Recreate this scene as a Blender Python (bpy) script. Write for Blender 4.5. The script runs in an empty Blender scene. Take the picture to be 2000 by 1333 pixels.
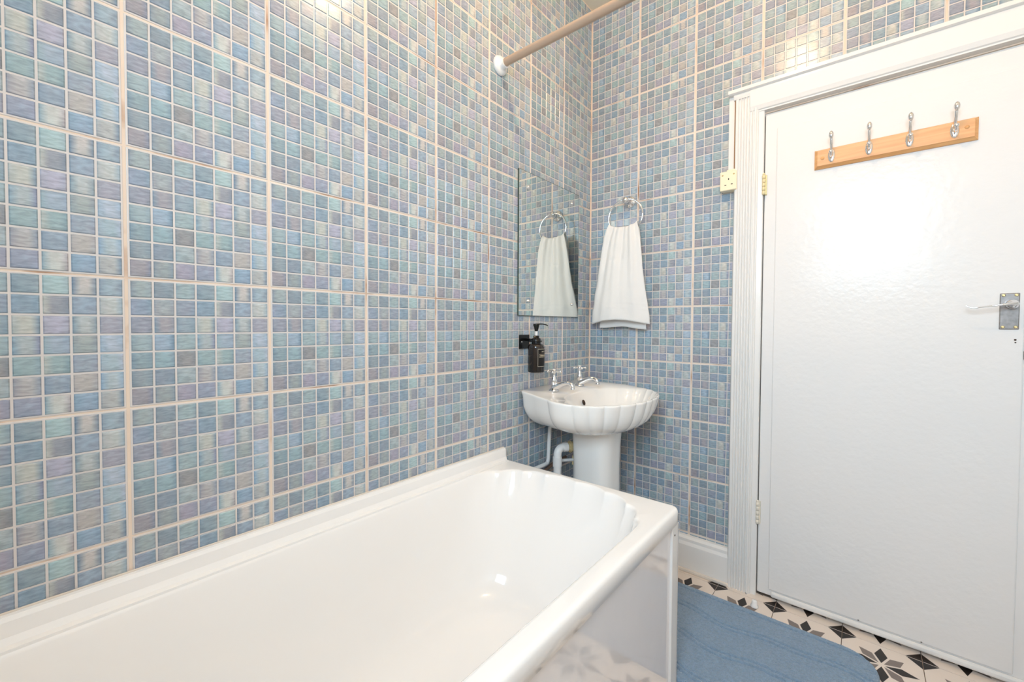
import bpy, bmesh, math, random
from mathutils import Vector, Matrix
random.seed(7)
S = bpy.context.scene
COL = S.collection
T = 0.25            # one wall tile in metres; geometry below is authored in tile units
FZ = 9.55           # floor lies 9.55 tiles under the first horizontal joint (z = 0)
def W(p): return Vector((p[0]*T, p[1]*T, (p[2]+FZ)*T))

# ------------------------------------------------------------------ camera
cd = bpy.data.cameras.new('camera'); cam = bpy.data.objects.new('camera', cd); COL.objects.link(cam)
M = [[0.7673396894957619, -0.640953808256794, -0.019183758903313565],
     [0.6412208263696875, 0.7672085980543972, 0.015060507998786521],
     [0.005064854817520632, -0.023857551268296865, 0.9997025380047597]]
cl = W((4.2706949, -7.5707341, -5.3009681))
cam.matrix_world = Matrix(((M[0][0], M[0][2], -M[0][1], cl.x), (M[1][0], M[1][2], -M[1][1], cl.y),
                           (M[2][0], M[2][2], -M[2][1], cl.z), (0, 0, 0, 1)))
cd.sensor_width = 36; cd.lens = 36*819.97/2000; cd.shift_y = -0.00595; cd.clip_start = 0.01
S.camera = cam
# ------------------------------------------------------------------ light
S.view_settings.view_transform = 'Standard'; S.view_settings.look = 'None'
S.view_settings.exposure = 0.08; S.view_settings.gamma = 1; S.view_settings.use_curve_mapping = False
wd = bpy.data.worlds.new('world'); S.world = wd; wd.use_nodes = True
wd.node_tree.nodes['Background'].inputs[0].default_value = (0.75, 0.86, 1.0, 1)
wd.node_tree.nodes['Background'].inputs[1].default_value = 1.5
ld = bpy.data.lights.new('window_daylight', 'AREA'); ld.shape = 'RECTANGLE'; ld.size = 0.70; ld.size_y = 0.84
ld.energy = 24; ld.color = (0.66, 0.85, 1.0); ld.spread = math.radians(140)
lo = bpy.data.objects.new('window_daylight', ld); COL.objects.link(lo)
lo.location = W((4.4, -9.86, -2.45)); lo.rotation_euler = (math.radians(70), 0, 0)   # faces +y into the room
LAMP = 185.0
S.cycles.max_bounces = 14; S.cycles.diffuse_bounces = 9

# ------------------------------------------------------------------ helpers
class MB:
    def __init__(s): s.v = []; s.f = []; s.m = []; s.sm = []
    def add(s, vs, fs, mi=0, smooth=False):
        o = len(s.v); s.v += [tuple(v) for v in vs]
        for f in fs: s.f.append(tuple(i+o for i in f)); s.m.append(mi); s.sm.append(smooth)
    def box(s, a, b, mi=0, bev=0.0):
        x0, y0, z0 = [min(a[i], b[i]) for i in range(3)]; x1, y1, z1 = [max(a[i], b[i]) for i in range(3)]
        if bev <= 0:
            s.add([(x0,y0,z0),(x1,y0,z0),(x1,y1,z0),(x0,y1,z0),(x0,y0,z1),(x1,y0,z1),(x1,y1,z1),(x0,y1,z1)],
                  [(0,3,2,1),(4,5,6,7),(0,1,5,4),(1,2,6,5),(2,3,7,6),(3,0,4,7)], mi); return
        bm = bmesh.new(); bmesh.ops.create_cube(bm, size=1)
        for v in bm.verts: v.co = Vector(((x0+x1)/2+v.co.x*(x1-x0), (y0+y1)/2+v.co.y*(y1-y0), (z0+z1)/2+v.co.z*(z1-z0)))
        bev = min(bev, .45*min(x1-x0, y1-y0, z1-z0))
        bmesh.ops.bevel(bm, geom=bm.edges[:], offset=bev, segments=2, profile=.5, affect='EDGES')
        bm.verts.index_update()
        s.add([v.co[:] for v in bm.verts], [[v.index for v in f.verts] for f in bm.faces], mi); bm.free()
    def loft(s, loops, closed=True, cap0=False, cap1=False, mi=0, smooth=True):
        n = len(loops[0]); vs = [p for l in loops for p in l]; fs = []
        for k in range(len(loops)-1):
            for i in range(n if closed else n-1):
                j = (i+1) % n
                fs.append((k*n+i, k*n+j, (k+1)*n+j, (k+1)*n+i))
        s.add(vs, fs, mi, smooth)
        if cap0: s.add(loops[0], [tuple(range(n))[::-1]], mi)
        if cap1: s.add(loops[-1], [tuple(range(n))], mi)
    def lathe(s, prof, c, axis='z', n=24, mi=0):      # prof: (r, h) pairs along axis from centre c
        ls = []
        for r, h in prof:
            l = []
            for i in range(n):
                a = 2*math.pi*i/n; u, v = r*math.cos(a), r*math.sin(a)
                d = {'z': (u, v, h), 'x': (h, u, v), 'y': (v, h, u)}[axis]
                l.append((c[0]+d[0], c[1]+d[1], c[2]+d[2]))
            ls.append(l)
        s.loft(ls, cap0=prof[0][0] > 1e-6, cap1=prof[-1][0] > 1e-6, mi=mi)
    def tube(s, pts, r, n=12, mi=0, caps=True, flat=None):
        pts = [Vector(p) for p in pts]; rs = r if isinstance(r, (list, tuple)) else [r]*len(pts)
        ls = []; up = None
        for k, p in enumerate(pts):
            t = (pts[min(k+1, len(pts)-1)] - pts[max(k-1, 0)]).normalized()
            if up is None:
                up = Vector((0,0,1)) if abs(t.z) < .9 else Vector((1,0,0))
            a = t.cross(up).normalized(); b = a.cross(t).normalized(); up = b
            fl = flat[k] if flat else 1.0
            ls.append([tuple(p + a*rs[k]*math.cos(2*math.pi*i/n) + b*rs[k]*fl*math.sin(2*math.pi*i/n)) for i in range(n)])
        s.loft(ls, cap0=caps, cap1=caps, mi=mi)
    def sphere(s, c, r, sc=(1,1,1), n=14, m=8, mi=0):
        ls = []
        for k in range(1, m):
            a = math.pi*k/m
            ls.append([(c[0]+r*sc[0]*math.sin(a)*math.cos(2*math.pi*i/n), c[1]+r*sc[1]*math.sin(a)*math.sin(2*math.pi*i/n), c[2]-r*sc[2]*math.cos(a)) for i in range(n)])
        s.loft(ls, mi=mi, cap0=True, cap1=True)
        for q in range(1, 3): s.sm[-q] = True

def spline(pts, n=8):
    pts = [Vector(p) for p in pts]; out = []
    P = [pts[0]*2-pts[1]] + pts + [pts[-1]*2-pts[-2]]
    for i in range(1, len(P)-2):
        for k in range(n):
            t = k/n; a, b, c, d = P[i-1], P[i], P[i+1], P[i+2]
            out.append(.5*((2*b)+(c-a)*t+(2*a-5*b+4*c-d)*t*t+(3*b-a-3*c+d)*t**3))
    out.append(pts[-1]); return out

def setprops(o, label=None, cat=None, group=None, kind=None):
    if label: o['label'] = label
    if cat: o['category'] = cat
    if group: o['group'] = group
    if kind: o['kind'] = kind
    return o
def thing(name, base, label, cat, group=None):
    o = bpy.data.objects.new(name, None); COL.objects.link(o); o.location = W(base); o.empty_display_size = .05
    return setprops(o, label, cat, group)
def worldloc(o):
    l = Vector(o.location); p = o.parent
    while p: l += Vector(p.location); p = p.parent
    return l
def build(name, mb, mats, parent=None, origin=None, fix=True, **kw):
    """one mesh object; verts authored in tile units in room space"""
    mats = mats if isinstance(mats, (list, tuple)) else [mats]
    org = W(origin) if origin is not None else (worldloc(parent) if parent else Vector((0,0,0)))
    me = bpy.data.meshes.new(name)
    me.from_pydata([tuple(W(v)-org) for v in mb.v], [], mb.f)
    for m in mats: me.materials.append(m)
    me.polygons.foreach_set('material_index', mb.m); me.polygons.foreach_set('use_smooth', mb.sm)
    if fix:
        bm = bmesh.new(); bm.from_mesh(me); bmesh.ops.recalc_face_normals(bm, faces=bm.faces[:]); bm.to_mesh(me); bm.free()
    me.update()
    o = bpy.data.objects.new(name, me); COL.objects.link(o)
    if parent: o.parent = parent; o.location = org - worldloc(parent)
    else: o.location = org
    return setprops(o, **kw)

def srgb(r, g, b):
    f = lambda c: (c/255/12.92 if c/255 <= .04045 else ((c/255+.055)/1.055)**2.4)
    return (f(r), f(g), f(b), 1)
def mat(name, col, rough=.5, metal=0.0, bump=0.0, bscale=30, coat=0.0, var=0.0, vscale=8, spec=.5, trans=0.0, ior=1.45, sheen=0.0, bdet=2, bdist=.002):
    m = bpy.data.materials.new(name); m.use_nodes = True; nt = m.node_tree; b = nt.nodes['Principled BSDF']
    b.inputs['Base Color'].default_value = col; b.inputs['Roughness'].default_value = rough; b.inputs['Metallic'].default_value = metal
    b.inputs['Coat Weight'].default_value = coat; b.inputs['Coat Roughness'].default_value = .05
    b.inputs['Specular IOR Level'].default_value = spec; b.inputs['Transmission Weight'].default_value = trans
    b.inputs['IOR'].default_value = ior; b.inputs['Sheen Weight'].default_value = sheen
    tc = nt.nodes.new('ShaderNodeTexCoord')
    if bump > 0:
        n = nt.nodes.new('ShaderNodeTexNoise'); n.inputs['Scale'].default_value = bscale; n.inputs['Detail'].default_value = bdet
        nt.links.new(tc.outputs['Object'], n.inputs['Vector'])
        bp = nt.nodes.new('ShaderNodeBump'); bp.inputs['Strength'].default_value = bump; bp.inputs['Distance'].default_value = bdist
        nt.links.new(n.outputs['Fac'], bp.inputs['Height']); nt.links.new(bp.outputs['Normal'], b.inputs['Normal'])
    if var > 0:
        n = nt.nodes.new('ShaderNodeTexNoise'); n.inputs['Scale'].default_value = vscale; n.inputs['Detail'].default_value = 4
        nt.links.new(tc.outputs['Object'], n.inputs['Vector'])
        mx = nt.nodes.new('ShaderNodeMix'); mx.data_type = 'RGBA'
        mx.inputs[6].default_value = tuple(c*(1-var) for c in col[:3])+(1,); mx.inputs[7].default_value = tuple(min(1, c*(1+var)) for c in col[:3])+(1,)
        nt.links.new(n.outputs['Fac'], mx.inputs[0]); nt.links.new(mx.outputs[2], b.inputs['Base Color'])
    return m

WHITE = mat('white_gloss_paint', srgb(228,225,222), .18, bump=.05, bscale=60, var=.02)
DOORP = mat('door_gloss_paint', srgb(226,223,221), .17, spec=.13, bump=.55, bscale=55, bdist=.0015, var=.015)
ACRYL = mat('white_acrylic', srgb(240,238,236), .09, coat=.3)
PORC = mat('white_porcelain', srgb(238,235,231), .06, coat=.5)
CREAM = mat('aged_cream_plastic', srgb(238,226,196), .28, var=.03)
PLAST = mat('white_plastic', srgb(234,232,230), .3)
CHROME = mat('polished_chrome', (.82,.82,.83,1), .06, metal=1)
SATIN = mat('worn_satin_chrome', (.27,.25,.24,1), .42, metal=.8, var=.4, vscale=90)
BRASS = mat('tarnished_brass', (.62,.48,.24,1), .35, metal=1)
BRASSP = mat('painted_brass_hinge', srgb(222,204,160), .35, var=.1, vscale=120)
HINGEW = mat('white_painted_hinge', srgb(222,214,200), .3)
DARK = mat('dark_gap', srgb(60,45,35), .8)
CEIL = mat('ceiling_paint', srgb(240,230,212), .7)
PLAINW = mat('plain_plaster', srgb(226,224,220), .5)
TOWEL = mat('white_terry_cloth', srgb(240,238,236), .95, bump=.8, bscale=700, bdist=.003, sheen=.3)
BLACKP = mat('black_plastic', srgb(14,13,13), .22)
COPPER = mat('dull_copper', srgb(120,95,80), .5)
RODM = mat('beige_enamelled_rod', srgb(186,160,138), .28, coat=.4)
SEAL = mat('stained_sealant', srgb(225,214,202), .5, var=.12, vscale=40)

# grout: creamy with brown stains and cracks
def grout_mat():
    m = bpy.data.materials.new('tile_grout'); m.use_nodes = True; nt = m.node_tree; b = nt.nodes['Principled BSDF']
    b.inputs['Roughness'].default_value = .75
    tc = nt.nodes.new('ShaderNodeTexCoord'); n = nt.nodes.new('ShaderNodeTexNoise'); n.inputs['Scale'].default_value = 5.5; n.inputs['Detail'].default_value = 6
    r = nt.nodes.new('ShaderNodeValToRGB'); e = r.color_ramp.elements
    e[0].position = .34; e[0].color = srgb(160,118,88); e[1].position = .47; e[1].color = srgb(222,202,184)
    x = e.new(.62); x.color = srgb(226,209,192)
    nt.links.new(tc.outputs['Object'], n.inputs['Vector']); nt.links.new(n.outputs['Fac'], r.inputs[0]); nt.links.new(r.outputs[0], b.inputs['Base Color'])
    return m
GROUT = grout_mat()
GLAZE = mat('tile_glaze_white', srgb(212,205,201), .25, spec=.3)

def mosaic_mat():
    m = bpy.data.materials.new('mosaic_glaze'); m.use_nodes = True; nt = m.node_tree; b = nt.nodes['Principled BSDF']; L = nt.links
    b.inputs['Roughness'].default_value = .2; b.inputs['Specular IOR Level'].default_value = .35; b.inputs['Coat Weight'].default_value = 0; b.inputs['Coat Roughness'].default_value = .08
    a = nt.nodes.new('ShaderNodeAttribute'); a.attribute_name = 'tint'
    l = nt.nodes.new('ShaderNodeAttribute'); l.attribute_name = 'local_pos'
    mp = nt.nodes.new('ShaderNodeMapping'); mp.inputs['Scale'].default_value = (60, 60, 230); L.new(l.outputs['Vector'], mp.inputs[0])
    n1 = nt.nodes.new('ShaderNodeTexNoise'); n1.inputs['Scale'].default_value = 1; n1.inputs['Detail'].default_value = 4; n1.inputs['Distortion'].default_value = .6
    L.new(mp.outputs[0], n1.inputs['Vector'])
    mp2 = nt.nodes.new('ShaderNodeMapping'); mp2.inputs['Scale'].default_value = (42, 42, 26); L.new(l.outputs['Vector'], mp2.inputs[0])
    n2 = nt.nodes.new('ShaderNodeTexNoise'); n2.inputs['Scale'].default_value = 1; n2.inputs['Detail'].default_value = 2
    L.new(mp2.outputs[0], n2.inputs['Vector'])
    # hue drift teal <-> mauve
    r = nt.nodes.new('ShaderNodeValToRGB'); e = r.color_ramp.elements
    e[0].position = .30; e[0].color = (.97, 1.0, 1.0, 1); e[1].position = .72; e[1].color = (1.05, .99, .98, 1)
    L.new(n2.outputs['Fac'], r.inputs[0])
    m1 = nt.nodes.new('ShaderNodeMix'); m1.data_type = 'RGBA'; m1.blend_type = 'MULTIPLY'; m1.inputs[0].default_value = 1
    L.new(a.outputs['Color'], m1.inputs[6]); L.new(r.outputs[0], m1.inputs[7])
    r2 = nt.nodes.new('ShaderNodeMapRange'); r2.inputs[1].default_value = .3; r2.inputs[2].default_value = .7; r2.inputs[3].default_value = .80; r2.inputs[4].default_value = 1.20
    L.new(n1.outputs['Fac'], r2.inputs[0])
    m2 = nt.nodes.new('ShaderNodeMix'); m2.data_type = 'RGBA'; m2.blend_type = 'MULTIPLY'; m2.inputs[0].default_value = 1
    L.new(m1.outputs[2], m2.inputs[6]); L.new(r2.outputs[0], m2.inputs[7])
    L.new(m2.outputs[2], b.inputs['Base Color'])
    return m
MOSAIC = mosaic_mat()

# ------------------------------------------------------------------ room shell
XR, YR, ZC = 6.35, -9.6, 1.0
def struct(name, mb, m, **k): return build(name, mb, m, kind='structure', **k)
mb = MB(); mb.box((-.5, YR-.5, -FZ-.03), (-.011, 0.5, ZC)); wall_left = struct('wall_left', mb, GROUT)
mb = MB(); mb.box((-.011, .011, -FZ-.03), (3.03, .5, ZC)); mb.box((3.03, .011, -2.0), (5.92, .5, ZC)); mb.box((3.03, .17, -FZ-.03), (5.92, .5, -2.0)); mb.box((5.92, .011, -FZ-.03), (XR+.04, .5, ZC))  # box behind the door is an unseen added filler, stops sky light leaking in
wall_back = struct('wall_back', mb, GROUT)
mb = MB(); mb.box((XR, YR-.5, -FZ-.03), (XR+.5, .04, ZC)); struct('wall_right', mb, PLAINW)
mb = MB(); wx0, wx1, wz0, wz1 = 2.9, 5.9, -4.2, -.7
mb.box((-.04, YR-.5, -FZ-.03), (wx0, YR, ZC)); mb.box((wx1, YR-.5, -FZ-.03), (XR, YR, ZC))
mb.box((wx0, YR-.5, -FZ-.03), (wx1, YR, wz0)); mb.box((wx0, YR-.5, wz1), (wx1, YR, ZC)); struct('wall_rear', mb, PLAINW)
mb = MB(); mb.box((-.5, YR-.5, ZC), (XR+.5, .5, ZC+.3)); ceiling = struct('ceiling', mb, CEIL)
mb = MB(); mb.box((-.04, YR-.02, -FZ-.3), (XR, .04, -FZ-.03)); mb.box((3.03, .04, -FZ-.3), (5.92, 1.5, -FZ-.03)); floor = struct('floor', mb, mat('floor_bed_grout', srgb(150,135,122), .8))
wf = MB()
for a, b in (((wx0, YR-.25, wz0), (wx0+.14, YR-.1, wz1)), ((wx1-.14, YR-.25, wz0), (wx1, YR-.1, wz1)), ((wx0, YR-.25, wz0), (wx1, YR-.1, wz0+.14)), ((wx0, YR-.25, wz1-.14), (wx1, YR-.1, wz1)), ((wx0, YR-.22, -2.35), (wx1, YR-.1, -2.23))):
    wf.box(a, b)
win = struct('window_1', wf, WHITE)

# ------------------------------------------------------------------ wall tiles (each 25 cm tile carries 7 x 7 mosaic pieces)
D = lambda *a: a
PAT = [  # rows top to bottom; each piece: left, centre, right colour
 [D((118,126,134),(140,150,148),(128,138,142)), D((112,122,132),)*3, D((130,146,150),(142,158,158),(118,135,144)), D((106,124,138),(112,132,142),(118,134,142)), D((132,160,162),(152,178,176),(136,158,162)), D((92,110,130),(184,170,160),(104,116,132)), D((122,134,150),(136,152,162),(118,134,150))],
 [D((128,134,156),(122,132,152),(112,130,148)), D((138,138,144),(146,146,146),(132,134,142)), D((118,128,142),(124,130,146),(112,126,144)), D((110,130,150),(114,134,152),(108,130,148)), D((172,166,154),(126,124,132),(112,114,128)), D((120,134,152),(128,142,160),(124,138,158)), D((158,160,158),(180,178,170),(136,152,164))],
 [D((124,122,136),(132,128,142),(120,120,134)), D((112,124,140),(150,134,138),(124,124,136)), D((112,130,144),(128,142,152),(110,128,142)), D((160,158,152),(186,178,162),(104,124,142)), D((150,144,160),(156,148,168),(146,140,158)), D((112,130,142),(164,166,162),(120,136,146)), D((138,132,144),(148,138,150),(140,136,150))],
 [D((124,140,146),(136,150,152),(126,142,150)), D((128,146,166),(134,152,172),(78,104,126)), D((126,144,148),(138,156,156),(130,146,152)), D((116,138,154),(156,164,164),(112,114,142)), D((128,146,154),(136,150,166),(132,144,164)), D((126,134,136),(144,146,140),(124,130,136)), D((140,156,176),(158,168,184),(138,156,178))],
 [D((104,124,138),(118,138,144),(110,130,142)), D((116,142,150),(128,152,158),(108,132,146)), D((118,114,116),(128,122,120),(114,110,114)), D((122,144,148),(132,154,154),(118,140,148)), D((164,168,158),(128,150,150),(100,128,136)), D((124,132,148),(136,144,156),(126,134,152)), D((138,156,170),(148,164,172),(152,160,178))],
 [D((100,114,126),(124,134,140),(112,124,134)), D((110,120,136),(118,126,140),(104,118,134)), D((132,146,150),(148,156,156),(136,148,152)), D((132,128,136),(166,154,150),(118,124,138)), D((108,124,144),(126,138,154),(112,128,148)), D((158,146,140),(170,156,146),(148,142,142)), D((112,140,168),(158,168,172),(124,148,172))],
 [D((134,120,126),(138,124,128),(108,112,132)), D((114,124,132),(136,138,136),(108,120,132)), D((134,126,140),(146,132,150),(128,124,142)), D((122,126,146),(130,132,152),(124,126,150)), D((124,146,156),(196,190,178),(160,146,146)), D((110,134,156),(118,140,164),(112,134,160)), D((150,148,148),(164,160,154),(94,112,132))],
]
CELLGAIN = 1.34
GJ, BD, CJ = .010, .006, .0074          # half grout joint, printed border, half joint between pieces (tile units)
span = 1-2*GJ-2*BD; pit = span/7
def lin(c, v):
    c = [a*.62+b*.38 for a, b in zip(c, (126, 146, 160))]; g_ = sum(c)/3; c = [g_+(a-g_)*.9 for a in c]
    s = srgb(*c); return (s[0]*v*CELLGAIN, s[1]*v*CELLGAIN, s[2]*v*CELLGAIN, 1)
def cell_geo(r, c):
    """piece r,c in tile-local coords: u along wall, h up, w out of the wall."""
    u0 = GJ+BD+c*pit+CJ*.9; u1 = u0+pit-2*CJ*.9; h1 = -(GJ+BD+r*pit+CJ*.9); h0 = h1-pit+2*CJ*.9
    b = .006; w0, w1 = -.0065, .0
    us = [u0+b, u0+(u1-u0)*.36, u0+(u1-u0)*.66, u1-b]
    vs, cs = [], []
    k = PAT[r][c]; k = [k[0], k[1], k[1], k[2]] if len(k) == 3 else [k[0]]*4
    if (r*7+c) % 3 == 0: k = [k[0], k[1], k[2], k[3]]
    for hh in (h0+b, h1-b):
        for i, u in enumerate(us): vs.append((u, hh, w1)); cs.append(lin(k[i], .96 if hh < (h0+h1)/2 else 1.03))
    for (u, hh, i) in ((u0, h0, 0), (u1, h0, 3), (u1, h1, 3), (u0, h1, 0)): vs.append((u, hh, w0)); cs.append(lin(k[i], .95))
    fs = [(0,1,5,4), (1,2,6,5), (2,3,7,6), (8,9,3,2,1,0), (9,10,7,3), (10,11,4,5,6,7), (11,8,0,4)]
    return vs, fs, cs
def place(wall, u0, h0, p):
    u, h, w = p
    # wall L: tile spans from y=u0 (corner side is higher y); wall B: x from u0
    return (w, u0+u, h0+h) if wall == 'L' else (u0+u, -w, h0+h)
def cell_mesh(name, cells, wall, u0, h0, origin):
    """mesh of pieces; cells: list of (r, c, u0, h0)"""
    V, F, Cc, Lp = [], [], [], []
    for (r, c, a, h) in cells:
        vs, fs, cs = cell_geo(r, c); o = len(V)
        for v, k in zip(vs, cs):
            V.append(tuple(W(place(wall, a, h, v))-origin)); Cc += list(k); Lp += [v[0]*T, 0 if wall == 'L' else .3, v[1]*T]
        for f in fs:
            f = f if wall == 'B' else f[::-1]
            F.append(tuple(i+o for i in f))
    me = bpy.data.meshes.new(name); me.from_pydata(V, [], F); me.materials.append(MOSAIC)
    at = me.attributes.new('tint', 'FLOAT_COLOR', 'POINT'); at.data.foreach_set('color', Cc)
    at = me.attributes.new('local_pos', 'FLOAT_VECTOR', 'POINT'); at.data.foreach_set('vector', Lp)
    me.update(); return me
def tile_mesh(wall, hmin=-1.0):
    mb = MB(); g, th = GJ, .04; n = 1
    a, b = place(wall, 0, 0, (g, -g, -.0065)), place(wall, 0, 0, (1-g, hmin+g if hmin > -1 else -1+g, -th))
    mb.box(a, b, bev=.005)
    me = bpy.data.meshes.new('tile')
    me.from_pydata([(v[0]*T, v[1]*T, v[2]*T) for v in mb.v], [], mb.f); me.materials.append(GLAZE)
    bm = bmesh.new(); bm.from_mesh(me); bmesh.ops.recalc_face_normals(bm, faces=bm.faces[:]); bm.to_mesh(me); bm.free(); return me
def tile_wall(parent, wall, spots, near):
    tm = {1: tile_mesh(wall), 0: tile_mesh(wall, -.14)}
    rest = []; cm = {}
    for (u, row) in spots:
        full = row < 9
        t = bpy.data.objects.new('tile', tm[1 if full else 0]); COL.objects.link(t); t.parent = parent
        h0 = -row*.991
        loc = W(place(wall, u, h0, (0, 0, 0))); t.location = loc - Vector(parent.location)
        for r in range(7 if full else 1):
            for c in range(7):
                if (u, row) in near:
                    if (r, c) not in cm:
                        cm[(r, c)] = cell_mesh('mosaic_piece', [(r, c, 0, 0)], wall, 0, 0, W((0, 0, 0)))
                    o = bpy.data.objects.new('mosaic_piece', cm[(r, c)]); COL.objects.link(o); o.parent = t
                else: rest.append((r, c, u, h0))
    me = cell_mesh('mosaic_pieces', rest, wall, 0, 0, Vector((0, 0, 0)))
    o = bpy.data.objects.new('mosaic_pieces', me); COL.objects.link(o); o.parent = parent; o.location = -Vector(parent.location); o['kind'] = 'stuff'
L = [(-c-1, r) for c in range(10) for r in range(-1, 8) if c < 9] + [(-c-1, r) for c in range(3) for r in (8, 9)]
L = [(u, r) for u, r in L]
tile_wall(wall_left, 'L', L, {(-7, 3), (-7, 4), (-7, 5), (-7, 6), (-8, 4), (-8, 5)})
B = [(c, r) for c in range(3) for r in range(-1, 10)] + [(c, r) for c in (3, 4, 5) for r in (-1, 0, 1)]
tile_wall(wall_back, 'B', B, {(3, 0), (4, 0), (5, 0), (3, 1), (4, 1), (2, 3)})

# ------------------------------------------------------------------ floor tiles: white with black and grey eight-petal stars
FW = mat('floor_tile_white', srgb(228,214,202), .32, var=.03); FB = mat('floor_tile_black', srgb(38,30,26), .35); FG = mat('floor_tile_grey', srgb(128,116,110), .35)
def clip(poly, x0, x1, y0, y1):
    for ax, lim, sg in ((0, x0, 1), (0, x1, -1), (1, y0, 1), (1, y1, -1)):
        out = []
        for i in range(len(poly)):
            a, b = poly[i], poly[(i+1) % len(poly)]
            ia, ib = (a[ax]-lim)*sg >= 0, (b[ax]-lim)*sg >= 0
            if ia: out.append(a)
            if ia != ib:
                t = (lim-a[ax])/(b[ax]-a[ax]); out.append((a[0]+t*(b[0]-a[0]), a[1]+t*(b[1]-a[1])))
        poly = out
        if len(poly) < 3: return []
    return poly
def floor_tile(x0, x1, y0, y1):
    mb = MB(); g = .0045; h = .4
    X0, X1, Y0, Y1 = x0+g, x1-g, y0+g, y1-g
    mb.box((X0, Y0, -.03), (X1, Y1, 0), 0)
    top = .0006
    def poly(p, mi):
        q = clip(p, X0, X1, Y0, Y1)
        if q: mb.add([(a, b, top) for a, b in q], [tuple(range(len(q)))], mi)
    for k in range(8):
        a = math.pi/4*k; c, s = math.sin(a), math.cos(a)
        r1 = .35 if k % 2 == 0 else .31
        pts = [(0, .035), (.066, .19), (0, r1), (-.066, .19)]
        poly([(u*s+v*c, -u*c+v*s) for u, v in pts], 1 if k % 2 == 0 else 2)
    for sx in (-1, 1):
        for sy in (-1, 1):
            p = [(sx*h, sy*h), (sx*(h-.16), sy*h), (sx*h, sy*(h-.165))]
            if sx*sy < 0: p = p[::-1]
            poly(p, 1)
    me = bpy.data.meshes.new('floor_tile'); me.from_pydata([(v[0]*T, v[1]*T, v[2]*T) for v in mb.v], [], mb.f)
    for m in (FW, FB, FG): me.materials.append(m)
    me.polygons.foreach_set('material_index', mb.m)
    bm = bmesh.new(); bm.from_mesh(me)
    bmesh.ops.recalc_face_normals(bm, faces=[f for f in bm.faces if f.material_index == 0])
    for f in bm.faces:
        f.normal_update()
        if f.material_index and f.normal.z < 0: f.normal_flip()
    bm.to_mesh(me); bm.free()
    return me
cache = {}
for i in range(-6, 3):
    for j in range(-1, 12):
        cx, cy = 4.53+.8*i, -.61-.8*j
        hi = .04
        if 3.2 < cx < 5.9 and j == -1: hi = .3
        x0, x1 = max(-.4, .0-cx), min(.4, XR-cx); y0, y1 = max(-.4, YR-cy), min(.4, (0.0 if j > -1 else (.0 if hi < .1 else .3))-cy)
        if j == -1 and hi > .1: x0 = max(x0, 3.05-cx); x1 = min(x1, 5.9-cx)
        if x1-x0 < .03 or y1-y0 < .03: continue
        k = tuple(round(q, 4) for q in (x0, x1, y0, y1))
        if k not in cache: cache[k] = floor_tile(*k)
        o = bpy.data.objects.new('floor_tile', cache[k]); COL.objects.link(o); o.parent = floor; o.location = W((cx, cy, -FZ))

# ------------------------------------------------------------------ baseboard, architraves, head casing
mb = MB()
prof = [(-.04, -FZ), (-.11, -FZ), (-.11, -9.10), (-.085, -9.05), (-.085, -9.0), (-.05, -8.965), (.04, -8.955)]
prof[0] = (.04, -FZ)
def extrude_x(mb, prof, x0, x1):
    mb.loft([[(x0, y, z) for y, z in prof], [(x1, y, z) for y, z in prof]], cap0=True, cap1=True, smooth=False)
extrude_x(mb, prof, 0.0, 2.66); struct('baseboard_back', mb, WHITE)
mb = MB(); mb.box((0.0, -.16, -FZ+.001), (2.66, -.11, -9.50), bev=.01); sl = struct('trim_5', mb, SEAL)
# fluted architrave, profile in (x, y)
def flute(x0, x1, flip=False):
    w = x1-x0; P = [(0, .04), (0, -.09), (.05, -.13), (.12, -.135)]
    for k in range(6):
        a = .14+k*.095
        P += [(a, -.135), (a+.022, -.108), (a+.055, -.108), (a+.078, -.135)]
    P += [(.74, -.135), (.78, -.11), (.80, -.11), (.82, -.09), (.97, -.085), (1, -.07), (1, .04)]
    if flip: P = [(1-a, b) for a, b in P][::-1]
    return [(x0+a*w, b) for a, b in P]
def vert_trim(name, x0, x1, z0, z1, flip=False):
    mb = MB(); P = flute(x0, x1, flip)
    mb.loft([[(x, y, z0) for x, y in P], [(x, y, z1) for x, y in P]], cap0=True, cap1=True, smooth=False)
    return struct(name, mb, WHITE)
vert_trim('trim_1', 2.64, 3.05, -FZ, -1.66); vert_trim('trim_2', 5.93, 6.34, -FZ, -1.66, True)
mb = MB()
extrude_x(mb, [(.04, -1.64), (-.16, -1.64), (-.16, -1.68), (-.145, -1.90), (-.12, -1.955), (-.10, -1.965), (-.10, -1.985), (.04, -1.985)], 2.86, 6.12)
extrude_x(mb, [(.04, -1.64), (-.15, -1.64), (-.15, -1.68), (-.135, -1.72), (.04, -1.72)], 2.63, 6.34)
struct('trim_3', mb, WHITE)
mb = MB(); extrude_x(mb, [(.04, -1.565), (-.17, -1.565), (-.20, -1.58), (-.20, -1.63), (-.17, -1.645), (.04, -1.645)], 2.56, 6.35); struct('trim_4', mb, WHITE)
# door frame reveals
mb = MB(); mb.box((3.0, .04, -FZ), (3.035, .5, -2.0)); mb.box((5.915, .04, -FZ), (5.95, .5, -2.0)); mb.box((3.0, .04, -2.03), (5.95, .5, -1.99)); struct('trim_6', mb, WHITE)

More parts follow.
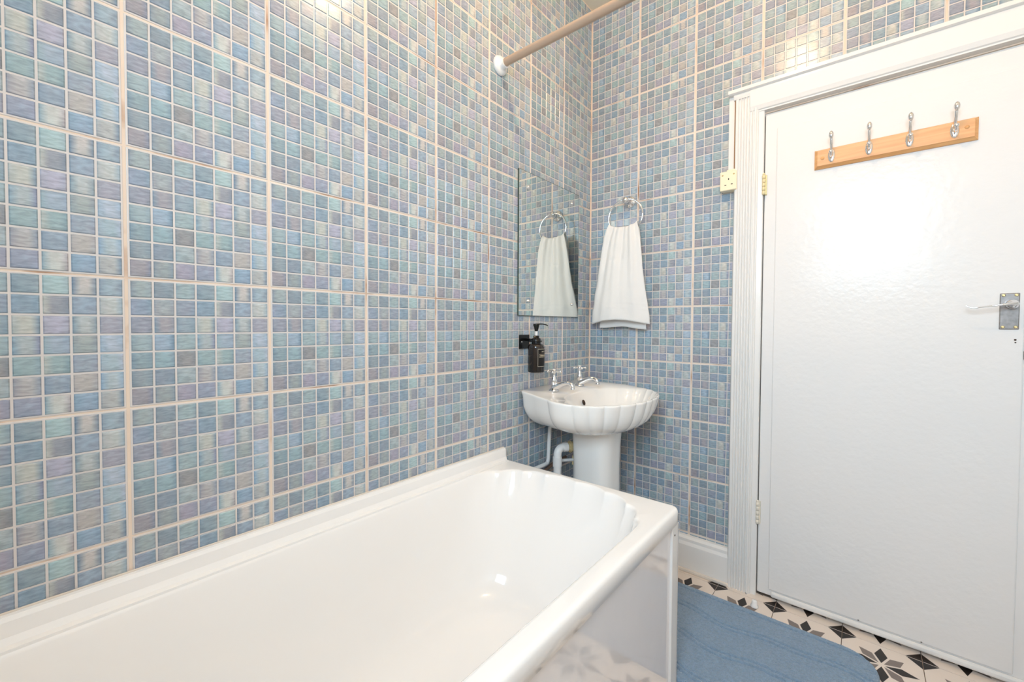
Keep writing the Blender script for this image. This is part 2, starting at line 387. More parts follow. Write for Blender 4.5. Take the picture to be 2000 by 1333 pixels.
# ------------------------------------------------------------------ door
dx0, dx1, dz0, dz1, dy = 3.06, 5.905, -9.50, -2.05, -.04
door = bpy.data.objects.new('door_1', None); COL.objects.link(door); door.location = W((dx0, dy, -FZ)); door['kind'] = 'structure'
mb = MB(); mb.box((dx0, dy, dz0), (dx1, .14, dz1), bev=.012); build('door_leaf', mb, DOORP, door)
mb = MB(); mb.box((dx0+.155, dy-.022, dz0+.10), (dx1-.20, dy+.01, dz1-.24), bev=.016); build('door_facing', mb, DOORP, door)
mb = MB(); mb.box((dx0+.19, dy-.05, dz0+.0), (dx1-.03, dy+.01, dz0+.085), bev=.03); build('weather_strip', mb, WHITE, door)
for (zt, zb, m) in ((-2.975, -3.275, BRASSP), (-8.05, -8.40, HINGEW)):
    mb = MB(); n = 5; hgt = (zt-zb)/n
    for k in range(n):
        mb.lathe([(.016, 0), (.024, .008), (.024, hgt-.012), (.016, hgt-.004)], (3.058, -.10, zb+k*hgt), n=12)
    mb.sphere((3.058, -.10, zt+.008), .02)
    hg = build('hinge', mb, m, door)
    mb = MB(); mb.box((3.045, -.085, zb), (3.095, -.035, zt)); build('hinge_leaf', mb, BRASS if zt > -4 else m, hg)
# handle
hn = bpy.data.objects.new('door_handle', None); COL.objects.link(hn); hn.parent = door; hn.location = W((5.58, -.06, -5.05)) - Vector(door.location)
mb = MB(); mb.box((5.505, -.075, -5.325), (5.66, -.05, -4.90), bev=.008); build('handle_plate', mb, SATIN, hn)
mb = MB()
pts = spline([(5.60, -.07, -5.035), (5.595, -.17, -5.03), (5.575, -.21, -5.03), (5.50, -.235, -5.04), (5.40, -.235, -5.055), (5.30, -.235, -5.07), (5.245, -.23, -5.065), (5.215, -.225, -5.045)], 5)
rs = [.045 if i < 8 else max(.016, .045-.0032*(i-8)) for i in range(len(pts))]
mb.tube(pts, rs, n=12, flat=[1 if i < 8 else .55 for i in range(len(pts))]); mb.lathe([(.055, 0), (.05, -.02), (.035, -.03)], (5.60, -.075, -5.035), 'y'); build('lever', mb, CHROME, hn)
for sx in (5.533, 5.633):
    for sz in (-4.925, -5.297):
        mb = MB(); mb.lathe([(.017, 0), (.015, -.006), (.006, -.004)], (sx, -.075, sz), 'y', n=12); build('screw', mb, BRASS, hn)
mb = MB(); mb.lathe([(.011, 0), (.010, -.003)], (5.635, -.063, -5.446), 'y', n=10); mb.lathe([(.008, 0), (.007, -.002)], (5.637, -.063, -5.478), 'y', n=10); build('screw_hole', mb, DARK, door)
mb = MB()
for xx, zz in ((4.30, -9.385), (4.93, -9.385)): mb.lathe([(.010, 0), (.008, -.003)], (xx, -.063, zz), 'y', n=10)
build('nail_head', mb, SATIN, door)
mb = MB(); mb.box((5.70, -.075, -5.67), (5.93, -.05, -5.575), bev=.006); build('bolt_keep', mb, SATIN, door)

# ------------------------------------------------------------------ bath
bath = thing('bathtub', (1.35, -6.0, -FZ), 'white acrylic bathtub with a scalloped shell end along the tiled wall', 'bathtub')
BZ = -7.40; OX0, OX1, OY0, OY1 = .035, 2.68, -9.45, -2.60
def sd_rrect(x, y, x0, x1, y0, y1, r):
    cx, cy = (x0+x1)/2, (y0+y1)/2; qx, qy = abs(x-cx)-(x1-x0)/2+r, abs(y-cy)-(y1-y0)/2+r
    return math.hypot(max(qx, 0), max(qy, 0))+min(max(qx, qy), 0)-r
def hit(sd, c, a):
    lo_, hi_ = 0, 8.0
    for _ in range(40):
        m = (lo_+hi_)/2
        if sd(c[0]+m*math.cos(a), c[1]+m*math.sin(a)) < 0: lo_ = m
        else: hi_ = m
    return (c[0]+lo_*math.cos(a), c[1]+lo_*math.sin(a))
BC = (1.32, -4.6)
def far_shape(x, y, inset, flat):
    """inner bath outline: straight sides, near end rounded, far end a shallow arch"""
    x0, x1 = .13+inset, 2.49-inset; yn = -9.15+inset*1.5
    yf = -2.72-flat; cx = (x0+x1)/2; ax = (x1-x0)/2
    ay = .95
    if y > yf-ay:
        n = 2.5; return (abs((x-cx)/ax)**n + abs((y-(yf-ay))/ay)**n)**(1/n)-1
    r = .5; return sd_rrect(x, y, x0, x1, yn, yf+3, r)
angs = []
CUSP = [.11, .30, .56, .88, 1.35, 1.82, 2.18, 2.40, 2.52]
N = 360
for i in range(N): angs.append(2*math.pi*i/N)
# denser at the far end
angs = sorted(set([round(a, 5) for a in angs] + [round(math.radians(35+110*k/220), 5) for k in range(221)]))
def inner(inset, flat, z, scal):
    out = []
    for a in angs:
        x, y = hit(lambda X, Y: far_shape(X, Y, inset, flat), BC, a)
        d = math.degrees(a)
        if scal and y > -3.75:
            w = min(1, max(0, (y+3.6)/.2)); k = 0
            for q in range(len(CUSP)-1):
                if CUSP[q] <= x < CUSP[q+1]: k = scal*math.sin(math.pi*(x-CUSP[q])/(CUSP[q+1]-CUSP[q]))**.7
            nx, ny = (x-BC[0])*.6, (y+4.0); l = math.hypot(nx, ny) or 1
            x += nx/l*(k-scal*.6)*w; y += ny/l*(k-scal*.6)*w
        if False:
            # position along the arch, 9 lobes
            u = (x-.13)/2.36
            w = min(1, max(0, (y+3.75)/.25))
            nx, ny = (x-BC[0])*.75, (y+3.6); l = math.hypot(nx, ny) or 1
            arc = math.atan2(ny, nx); ph = arc/(math.pi)*10.0
            s = abs(math.sin(ph*math.pi)); k = -scal*(1-s**.55)*w
            x += nx/l*k; y += ny/l*k
        out.append((x, y, z))
    return out
def outer(off, z, r=.09):
    return [hit(lambda X, Y: sd_rrect(X, Y, OX0+off, OX1-off, OY0+off, OY1-off, max(.01, r-off)), BC, a)+(z,) for a in angs]
mb = MB()
loops = [outer(.02, -7.60), outer(0, -7.58), outer(0, -7.44), outer(.012, -7.412), outer(.035, BZ)]
rim_in = inner(-.03, -.02, BZ, .05)
loops.append(outer(.06, BZ))
mid = [tuple((a[k]+b[k])/2 for k in range(3)) for a, b in zip(loops[-1], rim_in)]
loops += [mid, rim_in]
prof = [(-.014, -.01, -.002, .05), (.000, .000, -.012, .05), (.010, .012, -.04, .045), (.02, .03, -.10, .026), (.05, .12, -.30, .008), (.08, .26, -.62, .002), (.12, .40, -.95, .0), (.17, .52, -1.22, .0), (.25, .62, -1.38, .0), (.36, .75, -1.46, 0), (.5, .95, -1.50, 0), (.7, 1.3, -1.52, 0)]
for ins, fl, dz, sc in prof: loops.append(inner(ins, fl, BZ+dz, sc))
cen = [tuple(BC)+(BZ-1.53,)]
loops.append([(BC[0]+(p[0]-BC[0])*.05, BC[1]+(p[1]-BC[1])*.05, BZ-1.53) for p in loops[-1]])
mb.loft(loops, cap1=True)
build('tub', mb, ACRYL, bath)
mb = MB()
pf = [(.006, BZ-.02), (.006, -7.225), (.022, -7.205), (.05, -7.21), (.062, -7.24), (.066, -7.34), (.085, -7.385), (.13, -7.392), (.13, BZ-.02)]
mb.loft([[(x, OY0+.03, z) for x, z in pf], [(x, -2.665, z) for x, z in pf]], cap0=True, cap1=True, smooth=False)
build('upstand', mb, ACRYL, bath)
mb = MB(); mb.box((.003, OY0+.03, -7.23), (.016, -2.66, -7.195), bev=.004); build('sealant_bead', mb, SEAL, bath)
mb = MB(); mb.box((2.615, OY0+.05, -FZ), (2.645, -2.66, -7.56)); build('side_panel', mb, mat('panel_gloss', srgb(232,228,228), .07, coat=.5, bump=.12, bscale=7, bdist=.01), bath)
mb = MB(); mb.box((.04, -2.67, -FZ), (2.615, -2.64, -7.56)); build('end_panel', mb, ACRYL, bath)
mb = MB(); mb.box((2.635, -2.815, -FZ), (2.672, -2.625, -7.585), bev=.008); mb.box((2.56, -2.645, -FZ), (2.672, -2.612, -7.585), bev=.006); ct = build('corner_trim', mb, WHITE, bath)
mb = MB(); mb.lathe([(.012, 0), (.010, .004)], (2.672, -2.745, -7.69), 'x', n=10); build('screw', mb, DARK, ct)
mb = MB(); mb.lathe([(.10, 0), (.10, .012), (.05, .016), (.02, .01)], (1.3, -8.3, BZ-1.525), n=24); build('plug_hole', mb, CHROME, bath)

# ------------------------------------------------------------------ wash basin
basin = thing('washbasin', (.95, -1.30, -FZ), 'white shell-edged pedestal washbasin in the tiled corner', 'washbasin')
CX, CY, RZ = .86, -1.33, -6.44
BCUSP = [7, 24, 41, 54, 65, 77, 97]
BCUSP = [math.radians(q) for q in [-k for k in BCUSP[::-1]]+BCUSP]
def flutes(a):
    for k in range(len(BCUSP)-1):
        if BCUSP[k] <= a < BCUSP[k+1]: return math.sin(math.pi*(a-BCUSP[k])/(BCUSP[k+1]-BCUSP[k]))**.6
    q = min(1, max(0, (abs(a)-1.693)/.30)); return q*q*(3-2*q)
def b_out(a, sc=1.0, scal=.03):
    c, s = math.cos(a), math.sin(a)
    if c > 0: ax, ay, n = .97, 1.22, 2.15
    else:
        q = min(1, -c/.6); q = q*q*(3-2*q); ax, ay, n = .85, 1.22-.20*q, 2.15+9*q
    r = (abs(c/ax)**n+abs(s/ay)**n)**(-1/n)
    if abs(a) < 2.0:
        w = 1
        r *= 1-scal*w*(1-flutes(a))
    return r*sc*c, r*sc*s
def b_loop(z, sx, sy, scal, dx=0, n=480):
    out = []
    for i in range(n):
        a = -math.pi+2*math.pi*i/n
        x, y = b_out(a, 1, scal)
        # keep the back on the wall
        X = CX+dx+x*sx
        if x < 0: X = CX+x*(sx if sx > .98 else 1-(1-sx)*.45)
        out.append((max(X, .012), CY+y*sy, z + (.075*max(0, .25-x/.84*.75) if z > -6.6 else 0)))
    return out
mb = MB(); lo = []
lo.append(b_loop(-7.02, .42, .34, .0))
for z, k, sc in ((-7.00, .50, .02), (-6.95, .64, .02), (-6.88, .78, .026), (-6.80, .87, .03), (-6.70, .93, .032), (-6.60, .965, .032), (-6.52, .985, .032), (-6.47, .997, .03), (-6.445, 1.0, .03), (-6.436, .993, .03), (RZ+.006, .98, .028)):
    lo.append(b_loop(z, k, k, sc))
# bowl: centre shifted forward, ledge at back
BX, BY = 1.17, CY
def bowl(z, sx, sy, scal, n=480):
    out = []
    for i in range(n):
        a = -math.pi+2*math.pi*i/n
        # match direction of the outer loop point, seen from the bowl centre
        x, y = b_out(a, 1, 0); X, Y = CX+x-BX, y
        t = math.atan2(Y/1.08, X/.62)
        fl = 1-scal*(1-flutes(a)) if abs(a) < 2.0 else 1
        out.append((BX+.62*sx*math.cos(t)*fl, BY+1.08*sy*math.sin(t)*fl, z+(.03*max(0,-math.cos(t))-.01)*max(0, 1-(RZ-z)/.1)))
    return out
lo.append(bowl(RZ-.004, 1.0, 1.0, .03))
for z, k, sc in ((RZ-.03, .97, .03), (RZ-.10, .93, .03), (RZ-.22, .85, .02), (RZ-.34, .72, .015), (RZ-.43, .54, .01), (RZ-.48, .34, 0), (RZ-.50, .12, 0)):
    lo.append(bowl(z, k, k, sc))
mb.loft(lo, cap0=True, cap1=True); build('bowl', mb, PORC, basin)
mb = MB(); lo = []
for z, sx, sy in ((-FZ, .44, .44), (-9.35, .42, .43), (-9.1, .36, .38), (-8.4, .335, .36), (-7.6, .33, .355), (-7.25, .34, .365), (-7.0, .36, .38)):
    l = []
    for i in range(72):
        a = 2*math.pi*i/72; c, s = math.cos(a), math.sin(a)
        n = 3.2; r = (abs(c)**n+abs(s)**n)**(-1/n)
        l.append((.92+sx*r*c, CY-.02+sy*r*s, z))
    lo.append(l)
mb.loft(lo, cap0=True, cap1=True); build('pedestal', mb, PORC, basin)
mb = MB(); mb.lathe([(.045, 0), (.045, .004), (.0, .005)], (.665, CY-.02, RZ-.17), 'x', n=16); mb.v = [(x+(z-(RZ-.17))*-.35, y, z) for x, y, z in mb.v]; build('overflow_hole', mb, DARK, basin)
mb = MB(); mb.lathe([(.09, 0), (.085, .012), (.05, .012), (.03, .004)], (1.17, CY, RZ-.497), n=20); build('plug_hole', mb, CHROME, basin)
def tap(y, ang, nm):
    t = bpy.data.objects.new('tap', None); COL.objects.link(t); t.parent = basin; t.location = W((.36, y, RZ)) - Vector(basin.location)
    z0 = RZ+.045; K = .92; mb = MB()
    def sc(mb):
        mb.v = [(.36+(v[0]-.36)*K, y+(v[1]-y)*K, z0+(v[2]-z0)*K) for v in mb.v]; return mb
    mb.lathe([(.085, 0), (.09, .012), (.075, .03), (.05, .05), (.045, .11), (.058, .15), (.062, .19), (.05, .23), (.032, .27), (.026, .31), (.03, .33)], (.36, y, z0), n=20)
    build('tap_body', sc(mb), CHROME, t)
    mb = MB(); p = spline([(.38, y, z0+.07), (.46, y, z0+.11), (.56, y, z0+.155), (.66, y, z0+.17), (.73, y, z0+.145), (.755, y, z0+.09)], 5)
    mb.tube(p, [.064-.03*min(1, i/14) for i in range(len(p))], n=12); mb.lathe([(.036, 0), (.036, .02), (.03, .03)], (.755, y, z0+.065), n=12); build('spout', sc(mb), CHROME, t)
    mb = MB()
    hz = z0+.355
    mb.lathe([(.03, -.03), (.04, -.015), (.04, .015), (.02, .03)], (.36, y, hz), n=14)
    for k in range(4):
        a = ang+k*math.pi/2; e = (.36+.105*math.cos(a), y+.105*math.sin(a), hz)
        mb.tube([(.36, y, hz), e], [.016, .012], n=8); mb.sphere((.36+.115*math.cos(a), y+.115*math.sin(a), hz), .024, n=10, m=6)
    build('cross_handle', sc(mb), CHROME, t)
    mb = MB(); mb.lathe([(.028, 0), (.026, .012), (.012, .02)], (.36, y, hz+.028), n=14); build('tap_button', sc(mb), PORC, t)
tap(-1.80, .35, 'a'); tap(-.98, .9, 'b')

# pipes behind the pedestal
wp = thing('waste_pipe', (.4, -1.72, -FZ), 'white plastic waste pipe elbow beside the basin pedestal', 'pipe')
mb = MB(); p = [(.4, -1.74, -FZ+.01), (.4, -1.74, -7.52)] + spline([(.4, -1.74, -7.50), (.4, -1.725, -7.42), (.415, -1.66, -7.365), (.45, -1.58, -7.355)], 5) + [(.56, -1.42, -7.36)]
mb.tube(p, .066, n=16); build('pipe_run', mb, PLAST, wp)
mb = MB(); mb.tube([(.4, -1.74, -7.66), (.4, -1.74, -7.50)], .076, n=16); mb.tube([(.43, -1.615, -7.36), (.475, -1.55, -7.36)], .078, n=16); build('collar', mb, PLAST, wp)
mb = MB(); mb.tube([(.478, -1.547, -7.36), (.53, -1.47, -7.36)], .086, n=8); mb.tube([(.495, -1.52, -7.36), (.51, -1.5, -7.36)], .098, n=14); build('union_nut', mb, mat('taped_joint', srgb(205,185,140), .5, var=.3, vscale=150), wp)
sp = thing('supply_pipe', (.12, -1.6, -FZ), 'thin white supply pipe bending down the left wall under the basin', 'pipe')
mb = MB(); mb.tube([(.12, -1.52, -6.90), (.12, -1.565, -7.10), (.12, -1.60, -7.60)] + spline([(.12, -1.60, -7.62), (.12, -1.63, -7.685), (.12, -1.70, -7.70)], 4) + [(.12, -2.05, -7.70), (.12, -2.59, -7.72)], .034, n=12); build('pipe_run', mb, PLAST, sp)
cp = thing('copper_pipe', (.1, -1.5, -FZ), 'short dull brown pipe slanting behind the white waste pipe', 'pipe')
mb = MB(); mb.tube([(.09, -2.0, -7.95), (.09, -1.62, -7.81), (.09, -1.38, -7.76), (.09, -1.0, -7.74)], .03, n=10); build('pipe_run', mb, COPPER, cp)
vp = thing('isolator_pipe', (.45, -1.3, -FZ), 'thin pale pipe with a brass valve against the pedestal', 'pipe')
mb = MB(); mb.tube([(.47, -1.30, -6.98), (.47, -1.30, -8.2)], .03, n=10); mb.tube([(.30, -1.70, -7.60), (.47, -1.30, -7.64)], .028, n=10); build('pipe_run', mb, PLAST, vp)
mb = MB(); mb.tube([(.47, -1.30, -7.56), (.47, -1.30, -7.72)], .05, n=8); build('valve', mb, BRASSP, vp)

# ------------------------------------------------------------------ mirror
mr = thing('mirror', (.012, -1.42, -5.15), 'frameless rectangular mirror with four dome screws on the tiled wall', 'mirror')
mirm = mat('silvered_glass', (.80, .83, .80, 1), 0.0, metal=1)
edge = mat('glass_edge', srgb(70,82,74), .2)
mb = MB(); mb.box((.004, -2.335, -5.15), (.026, -.50, -2.80)); build('glass_sheet', mb, edge, mr)
mb = MB(); mb.add([(.0268, -2.328, -5.143), (.0268, -.507, -5.143), (.0268, -.507, -2.807), (.0268, -2.328, -2.807)], [(0,1,2,3)]); build('mirror_face', mb, mirm, mr, fix=False)
for y, z in ((-2.096, -3.048), (-.758, -3.015), (-2.078, -4.903), (-.728, -4.907)):
    mb = MB(); mb.lathe([(.028, 0), (.027, .012), (.018, .024), (.0, .03)], (.027, y, z), 'x', n=14); build('dome_screw', mb, CHROME, mr)

# ------------------------------------------------------------------ towel ring + towel
tr = thing('towel_ring', (.80, 0, -2.97), 'chrome towel ring on a round bracket beside the corner', 'towel ring')
mb = MB(); mb.lathe([(.115, -.001), (.115, -.018), (.10, -.035), (.06, -.045), (.045, -.09), (.05, -.12), (.06, -.15), (.06, -.20), (.045, -.235), (.0, -.245)], (.84, 0, -2.97), 'y', n=28); build('bracket', mb, CHROME, tr)
RC, RR = (.84, -.195, -3.27), .315
mb = MB(); ls = []
for i in range(64):
    a = 2*math.pi*i/64; c, s = math.cos(a), math.sin(a)
    ls.append([(RC[0]+(RR*1.06+.016*math.cos(b))*c, RC[1]+.016*math.sin(b), RC[2]+(RR+.016*math.cos(b))*s) for b in [2*math.pi*k/10 for k in range(10)]])
mb.loft(ls+[ls[0]]); build('ring', mb, CHROME, tr)
# towel: a strip draped over the bottom of the ring
def towel():
    NU, path = 56, []
    ring_y = RC[1]
    def topz(u):  # where the towel crosses the ring, bunched a little above the wire
        x = u*.275; return RC[2]-math.sqrt(max(0, RR*RR-(x/1.06)**2))+.03+.05*(1-u*u)
    V = []; rows = []
    def width(t, front): # half width by depth below ring
        return (.285+.30*t**.85+.01*math.sin(t*9)) if front else (.27+.20*t**.9)
    zf, zb = -5.21, -5.33
    NV = 60
    sheets = []
    for k in range(NV, -1, -1):                       # front, bottom to top
        t = k/NV; row = []
        for i in range(NU+1):
            u = -1+2*i/NU
            x = .805-.055*t+u*width(t, True)
            z = topz(u)*(1-t)+(zf+.035*math.cos(u*2.2)-.03*u*u - .02)*t
            fold = (.034*math.sin(u*7.5+.6)+.018*math.sin(u*17+1))*(1-.62*t)+.035*t*math.sin(u*3.6-.7)
            curl = .13*t**1.1*(abs(u)**4)
            y = ring_y-.05-.095*t**.6+fold*.75+curl-.02*math.sin(t*3)
            band = .0
            if .80 < t < .86: band = .006*math.sin((t-.80)/.06*math.pi*3)
            if .325 < t < .335: band = -.012*(.5+.5*math.sin(u*4+2))
            row.append((x, y-band, z))
        rows.append(row)
    for a in (1, 2, 3):                               # over the wire
        r = []
        th = a/4*math.pi
        for i in range(NU+1):
            u = -1+2*i/NU; f = (.034*math.sin(u*7.5+.6)+.018*math.sin(u*17+1))*.75
            yy = (ring_y-.05+f)*(1+math.cos(th))/2+(ring_y+.055)*(1-math.cos(th))/2
            r.append((.805+u*.283, yy, topz(u)+.035*math.sin(th)))
        rows.append(r)
    for k in range(0, NV+1):
        t = k/NV; row = []
        for i in range(NU+1):
            u = -1+2*i/NU
            x = .805-.02*t+u*width(t, False)
            z = topz(u)*(1-t)+(zb+.02*math.cos(u*3)-.02*(u+1)*.6)*t
            y = ring_y+.06+.015*math.sin(u*8)*(1-t)-.02*t
            row.append((x, y, z))
        rows.append(row)
    mb = MB(); mb.loft(rows, closed=False); return mb
tw = build('hand_towel', towel(), TOWEL, origin=(.8, -.2, -5.2), fix=True, label='white terry hand towel hanging from the chrome ring', cat='towel')
sm = tw.modifiers.new('thick', 'SOLIDIFY'); sm.thickness = .005; sm.offset = 0
tx = bpy.data.textures.new('crumple', 'CLOUDS'); tx.noise_scale = .05
dm = tw.modifiers.new('crumple', 'DISPLACE'); dm.texture = tx; dm.strength = .006; dm.mid_level = .5
# ------------------------------------------------------------------ soap dispenser
br = thing('dispenser_bracket', (.0, -2.2, -5.69), 'small black wall plate holding the pump bottle under the mirror', 'bracket')
mb = MB(); mb.box((.001, -2.29, -5.69), (.022, -2.03, -5.46), bev=.006); build('wall_plate', mb, BLACKP, br)
mb = MB(); mb.box((.02, -2.15, -5.56), (.12, -2.09, -5.52), bev=.006); mb.box((.10, -2.17, -5.575), (.16, -2.13, -5.545), bev=.006); mb.lathe([(.074, -.010), (.095, -.010), (.095, .010), (.074, .010), (.074, -.010)], (.25, -2.15, -5.56), n=28); build('holder_loop', mb, BLACKP, br)
mb = MB(); mb.lathe([(.012, 0), (.01, .004)], (.0225, -2.235, -5.575), 'x', n=10); build('screw', mb, CHROME, br)
bt = thing('soap_bottle', (.25, -2.15, -6.06), 'dark brown pump bottle with a framed black label on the tiled wall', 'bottle')
c = (.25, -2.15)
glassm = mat('dark_translucent_bottle', srgb(30,22,20), .1, coat=.6)
mb = MB(); mb.lathe([(.11, -6.06), (.128, -6.055), (.134, -6.03), (.134, -5.66), (.128, -5.625), (.10, -5.605), (.07, -5.60)], (c[0], c[1], 0), n=40); build('bottle_body', mb, glassm, bt)
mb = MB(); mb.lathe([(.1345, -6.045), (.1345, -5.82)], (c[0], c[1], 0), n=40); mb.v = [(x, y, z) for x, y, z in mb.v]; build('liquid_level', mb, mat('dark_soap', srgb(20,14,12), .1, coat=.5), bt)
mb = MB(); mb.lathe([(.072, -5.60), (.072, -5.52), (.062, -5.51), (.048, -5.51), (.048, -5.475), (.03, -5.47)], (c[0], c[1], 0), n=28); build('pump_collar', mb, BLACKP, bt)
mb = MB(); mb.lathe([(.020, -5.47), (.020, -5.39)], (c[0], c[1], 0), n=12); build('pump_stem', mb, PLAST, bt)
mb = MB(); mb.lathe([(.024, -5.40), (.03, -5.375), (.045, -5.32), (.052, -5.31), (.052, -5.285), (.04, -5.28)], (c[0], c[1], 0), n=20)
mb.tube(spline([(.25, -2.16, -5.29), (.32, -2.09, -5.285), (.37, -2.04, -5.30), (.385, -2.02, -5.315)], 4), [.026-.0012*i for i in range(13)], n=10, flat=[.5]*13); build('pump_head', mb, BLACKP, bt)
# label: sits on the side turned to +x / slightly away
def curved(a0, a1, z0, z1, r, n=12):
    vs = [(c[0]+r*math.cos(a0+(a1-a0)*i/n), c[1]+r*math.sin(a0+(a1-a0)*i/n), z) for z in (z0, z1) for i in range(n+1)]
    return vs, [(i, i+1, n+2+i, n+1+i) for i in range(n)]
mb = MB(); la, lb = -.73, .95
mb.add(*curved(la, lb, -5.96, -5.68, .1357), 0, True); lab = build('bottle_label', mb, mat('black_label', srgb(16,14,13), .35), bt)
GOLD = mat('pale_print', srgb(176,168,150), .5)
mb = MB()
for a0, a1, z0, z1 in ((la, la+.03, -5.96, -5.68), (lb-.03, lb, -5.96, -5.68), (la, lb, -5.96, -5.954), (la, lb, -5.686, -5.68),
                       (-.55, .75, -5.812, -5.807), (-.55, .75, -5.768, -5.763), (-.55, -.52, -5.812, -5.763), (.72, .75, -5.812, -5.763)):
    mb.add(*curved(a0, a1, z0, z1, .1366), 0, True)
for a0, a1 in ((-.42, -.24), (-.20, -.05), (-.01, .12), (.16, .32), (.36, .48), (.52, .64)): mb.add(*curved(a0, a1, -5.797, -5.778, .1366, 4), 0, True)
for a0, a1 in ((-.22, -.08), (-.03, .1), (.15, .30)): mb.add(*curved(a0, a1, -5.728, -5.715, .1366, 4), 0, True)
build('label_print', mb, GOLD, lab)

# ------------------------------------------------------------------ curtain rod
cr = thing('curtain_rod', (0, -2.79, -1.40), 'beige shower curtain rod with a white round wall flange near the ceiling', 'curtain rod')
mb = MB(); mb.lathe([(.135, .001), (.14, .02), (.13, .045), (.10, .062), (.075, .07), (.072, .13)], (0, -2.79, -1.41), 'x', n=36); build('wall_flange', mb, PLAST, cr)
mb = MB(); mb.lathe([(.058, .07), (.058, 2.9), (.066, 2.905), (.066, XR-.08)], (0, -2.79, -1.40), 'x', n=24); build('tube', mb, RODM, cr)
mb = MB(); mb.lathe([(.072, XR-.13), (.10, XR-.06), (.135, XR-.03), (.135, XR-.001)], (0, -2.79, -1.40), 'x', n=24); build('wall_flange', mb, PLAST, cr)

# ------------------------------------------------------------------ socket and trunking
sk = thing('power_socket', (2.57, 0, -3.13), 'cream surface mounted three-pin socket beside the door frame', 'socket')
mb = MB(); mb.box((2.46, -.05, -3.12), (2.685, .02, -2.835), bev=.01); build('back_box', mb, CREAM, sk)
mb = MB(); mb.box((2.452, -.175, -3.13), (2.694, -.05, -2.825), bev=.014); mb.box((2.54, -.13, -2.84), (2.66, -.03, -2.79), bev=.01); fp = build('face_plate', mb, CREAM, sk)
mb = MB()
for xx, zz, w, h in ((2.58, -2.955, .013, .03), (2.535, -3.045, .026, .013), (2.628, -3.04, .026, .013)): mb.box((xx-w/2, -.1765, zz-h/2), (xx+w/2, -.17, zz+h/2))
build('pin_holes', mb, DARK, fp)
for xx in (2.492, 2.655):
    mb = MB(); mb.lathe([(.014, 0), (.012, -.004)], (xx, -.175, -2.885), 'y', n=10); build('screw', mb, BRASS, fp)
tk = thing('cable_trunking', (2.6, 0, -2.80), 'narrow cream cable trunking running up from the socket to the door ledge', 'trunking')
mb = MB(); mb.box((2.553, -.10, -2.80), (2.645, .02, -1.645), bev=.008); build('cover', mb, WHITE, tk)
mb = MB(); mb.box((2.641, -.125, -2.80), (2.650, -.09, -1.65)); build('gap_line', mb, mat('aged_joint', srgb(150,110,70), .7), tk)

# ------------------------------------------------------------------ hook rack
rk = thing('coat_rack', (4.49, -.06, -3.05), 'pine coat rack with four chrome hooks fixed to the white door', 'coat rack')
def wood():
    m = bpy.data.materials.new('pine_wood'); m.use_nodes = True; nt = m.node_tree; b = nt.nodes['Principled BSDF']; b.inputs['Roughness'].default_value = .38
    tc = nt.nodes.new('ShaderNodeTexCoord'); mp = nt.nodes.new('ShaderNodeMapping'); mp.inputs['Scale'].default_value = (6, 40, 90)
    n = nt.nodes.new('ShaderNodeTexNoise'); n.inputs['Scale'].default_value = 1; n.inputs['Detail'].default_value = 5; n.inputs['Distortion'].default_value = .5
    r = nt.nodes.new('ShaderNodeValToRGB'); e = r.color_ramp.elements; e[0].position = .3; e[0].color = srgb(208,148,92); e[1].position = .7; e[1].color = srgb(226,174,120)
    nt.links.new(tc.outputs['Object'], mp.inputs[0]); nt.links.new(mp.outputs[0], n.inputs['Vector']); nt.links.new(n.outputs['Fac'], r.inputs[0]); nt.links.new(r.outputs[0], b.inputs['Base Color']); return m
PINE = wood()
x0, x1, z0, z1 = 3.69, 5.29, -3.045, -2.775; y0, y1 = -.062, -.125
mb = MB(); s = .035
A = [(x0, y0, z0), (x1, y0, z0), (x1, y0, z1), (x0, y0, z1)]
A2 = [(x0, -.085, z0), (x1, -.085, z0), (x1, -.085, z1), (x0, -.085, z1)]
Bq = [(x0+s, y1+.008, z0+s), (x1-s, y1+.008, z0+s), (x1-s, y1+.008, z1-s*.6), (x0+s, y1+.008, z1-s*.6)]
Cq = [(p[0], y1, p[2]) for p in Bq]
mb.loft([A, A2, Bq, Cq], cap0=True, cap1=True, smooth=False); build('back_board', mb, PINE, rk)
for xx, zz in ((3.785, -2.91), (5.19, -2.885)):
    mb = MB(); mb.lathe([(.022, 0), (.02, -.008), (.0, -.012)], (xx, y1, zz), 'y', n=14); build('wood_plug', mb, PINE, rk)
hooks = None
for xx in (3.885, 4.287, 4.684, 5.085):
    h = bpy.data.objects.new('hook', None); COL.objects.link(h); h.parent = rk; h.location = W((xx, y1, -2.9)) - Vector(rk.location)
    if hooks is None:
        mb = MB(); mb.sphere((xx, y1-.003, -2.895), .066, (.62, .22, 1.4), n=18, m=12); k = build('hook_plate', mb, CHROME, h)
        mb = MB(); p = spline([(xx, y1-.01, -2.86), (xx, y1-.05, -2.81), (xx, y1-.085, -2.76), (xx, y1-.105, -2.70), (xx, y1-.115, -2.655), (xx, y1-.15, -2.635)], 4)
        mb.tube(p, [.017]*len(p), n=10); mb.sphere((xx, y1-.14, -2.655), .042, (.75, .8, 1.3), n=12, m=8); k2 = build('upper_prong', mb, CHROME, h)
        mb = MB(); p = spline([(xx, y1-.01, -2.90), (xx, y1-.07, -2.93), (xx, y1-.12, -2.92), (xx, y1-.14, -2.885)], 4)
        mb.tube(p, [.016]*len(p), n=10); mb.sphere((xx, y1-.145, -2.885), .026, n=12, m=8); k3 = build('lower_prong', mb, CHROME, h)
        hooks = [k, k2, k3]
    else:
        for k in hooks: q = k.copy(); COL.objects.link(q); q.parent = h

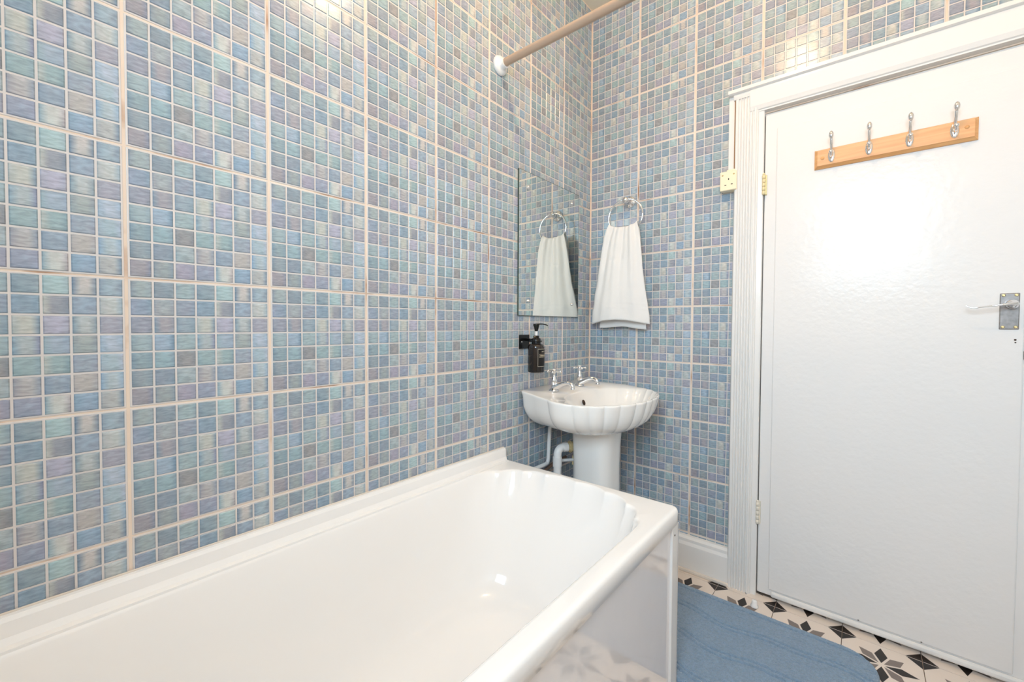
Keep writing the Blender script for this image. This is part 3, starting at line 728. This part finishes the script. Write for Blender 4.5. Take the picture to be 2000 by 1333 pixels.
# ------------------------------------------------------------------ bath mat
def rug():
    X0, X1, Y0, Y1 = 1.42, 4.512, -2.58, -.625; NX, NY = 330, 210; r = .36
    def height(x, y):
        d = -sd_rrect(x, y, X0, X1, Y0, Y1, r)
        e = min(1, max(0, d/.035)); h = .075*math.sqrt(e*(2-e))
        u = (x-X0); v = (y-Y0)
        # wavy bands running along the mat
        w = .06*math.sin(u*3.1)+.03*math.sin(u*7+1)
        g = 0
        for c0 in (.20, .27, .78, .86, 1.36, 1.44, 1.84):
            g += math.exp(-((v-c0-w*(1 if c0 < 1.7 else .1))/.012)**2)
        # feather / paisley arcs
        k = math.sin(14*math.hypot((u % .9)-.45, (v-.52))-3)+math.sin(15*math.hypot(((u+.4) % .8)-.4, (v-1.12))-2)
        g2 = math.exp(-((abs(k)-0.0)/.25)**2)*.55
        return h - (.028*g+.014*g2)*min(1, d/.08) + random.uniform(-.0035, .0035)*e if d > 0 else 0
    rows = []
    for j in range(NY+1):
        row = []
        for i in range(NX+1):
            # map square grid to rounded rectangle
            x = X0+(X1-X0)*i/NX; y = Y0+(Y1-Y0)*j/NY
            d = sd_rrect(x, y, X0, X1, Y0, Y1, r)
            if d > 0:
                cx = min(max(x, X0+r), X1-r); cy = min(max(y, Y0+r), Y1-r); l = math.hypot(x-cx, y-cy)
                x, y = cx+(x-cx)*r/l, cy+(y-cy)*r/l
            row.append((x, y, -FZ+.006+height(x, y)))
        rows.append(row)
    mb = MB(); mb.loft(rows, closed=False); return mb
RUG = mat('blue_cotton_pile', srgb(132,160,188), .95, bump=1.0, bscale=420, bdist=.006, var=.34, vscale=130, sheen=.4)
build('bath_mat', rug(), RUG, origin=(2.9, -1.4, -FZ), label='blue cotton bath mat with embossed swirls on the star tiles', cat='bath mat')
ds = thing('door_stop', (3.09, -.45, -FZ), 'small white plastic door stop on the floor tiles by the mat edge', 'door stop')
mb = MB(); mb.lathe([(.055, 0.002), (.055, .02), (.042, .03), (.038, .08), (.03, .095), (.0, .10)], (3.09, -.40, -FZ), n=20); build('stop_body', mb, PLAST, ds)

# ------------------------------------------------------------------ ceiling light
cg = thing('ceiling_light', (3.1, -3.9, ZC), 'round white ceiling light with a warm glowing globe', 'ceiling light')
mb = MB(); mb.lathe([(.30, -.001), (.30, -.05), (.22, -.08)], (3.1, -3.9, ZC), n=32); build('light_base', mb, PLAST, cg)
gm = bpy.data.materials.new('warm_globe'); gm.use_nodes = True; g = gm.node_tree.nodes['Principled BSDF']
g.inputs['Emission Color'].default_value = (1.0, .69, .40, 1); g.inputs['Emission Strength'].default_value = LAMP
mb = MB(); mb.sphere((3.1, -3.9, .62), .22, (1, 1, .9), n=28, m=16); build('glass_globe', mb, gm, cg)
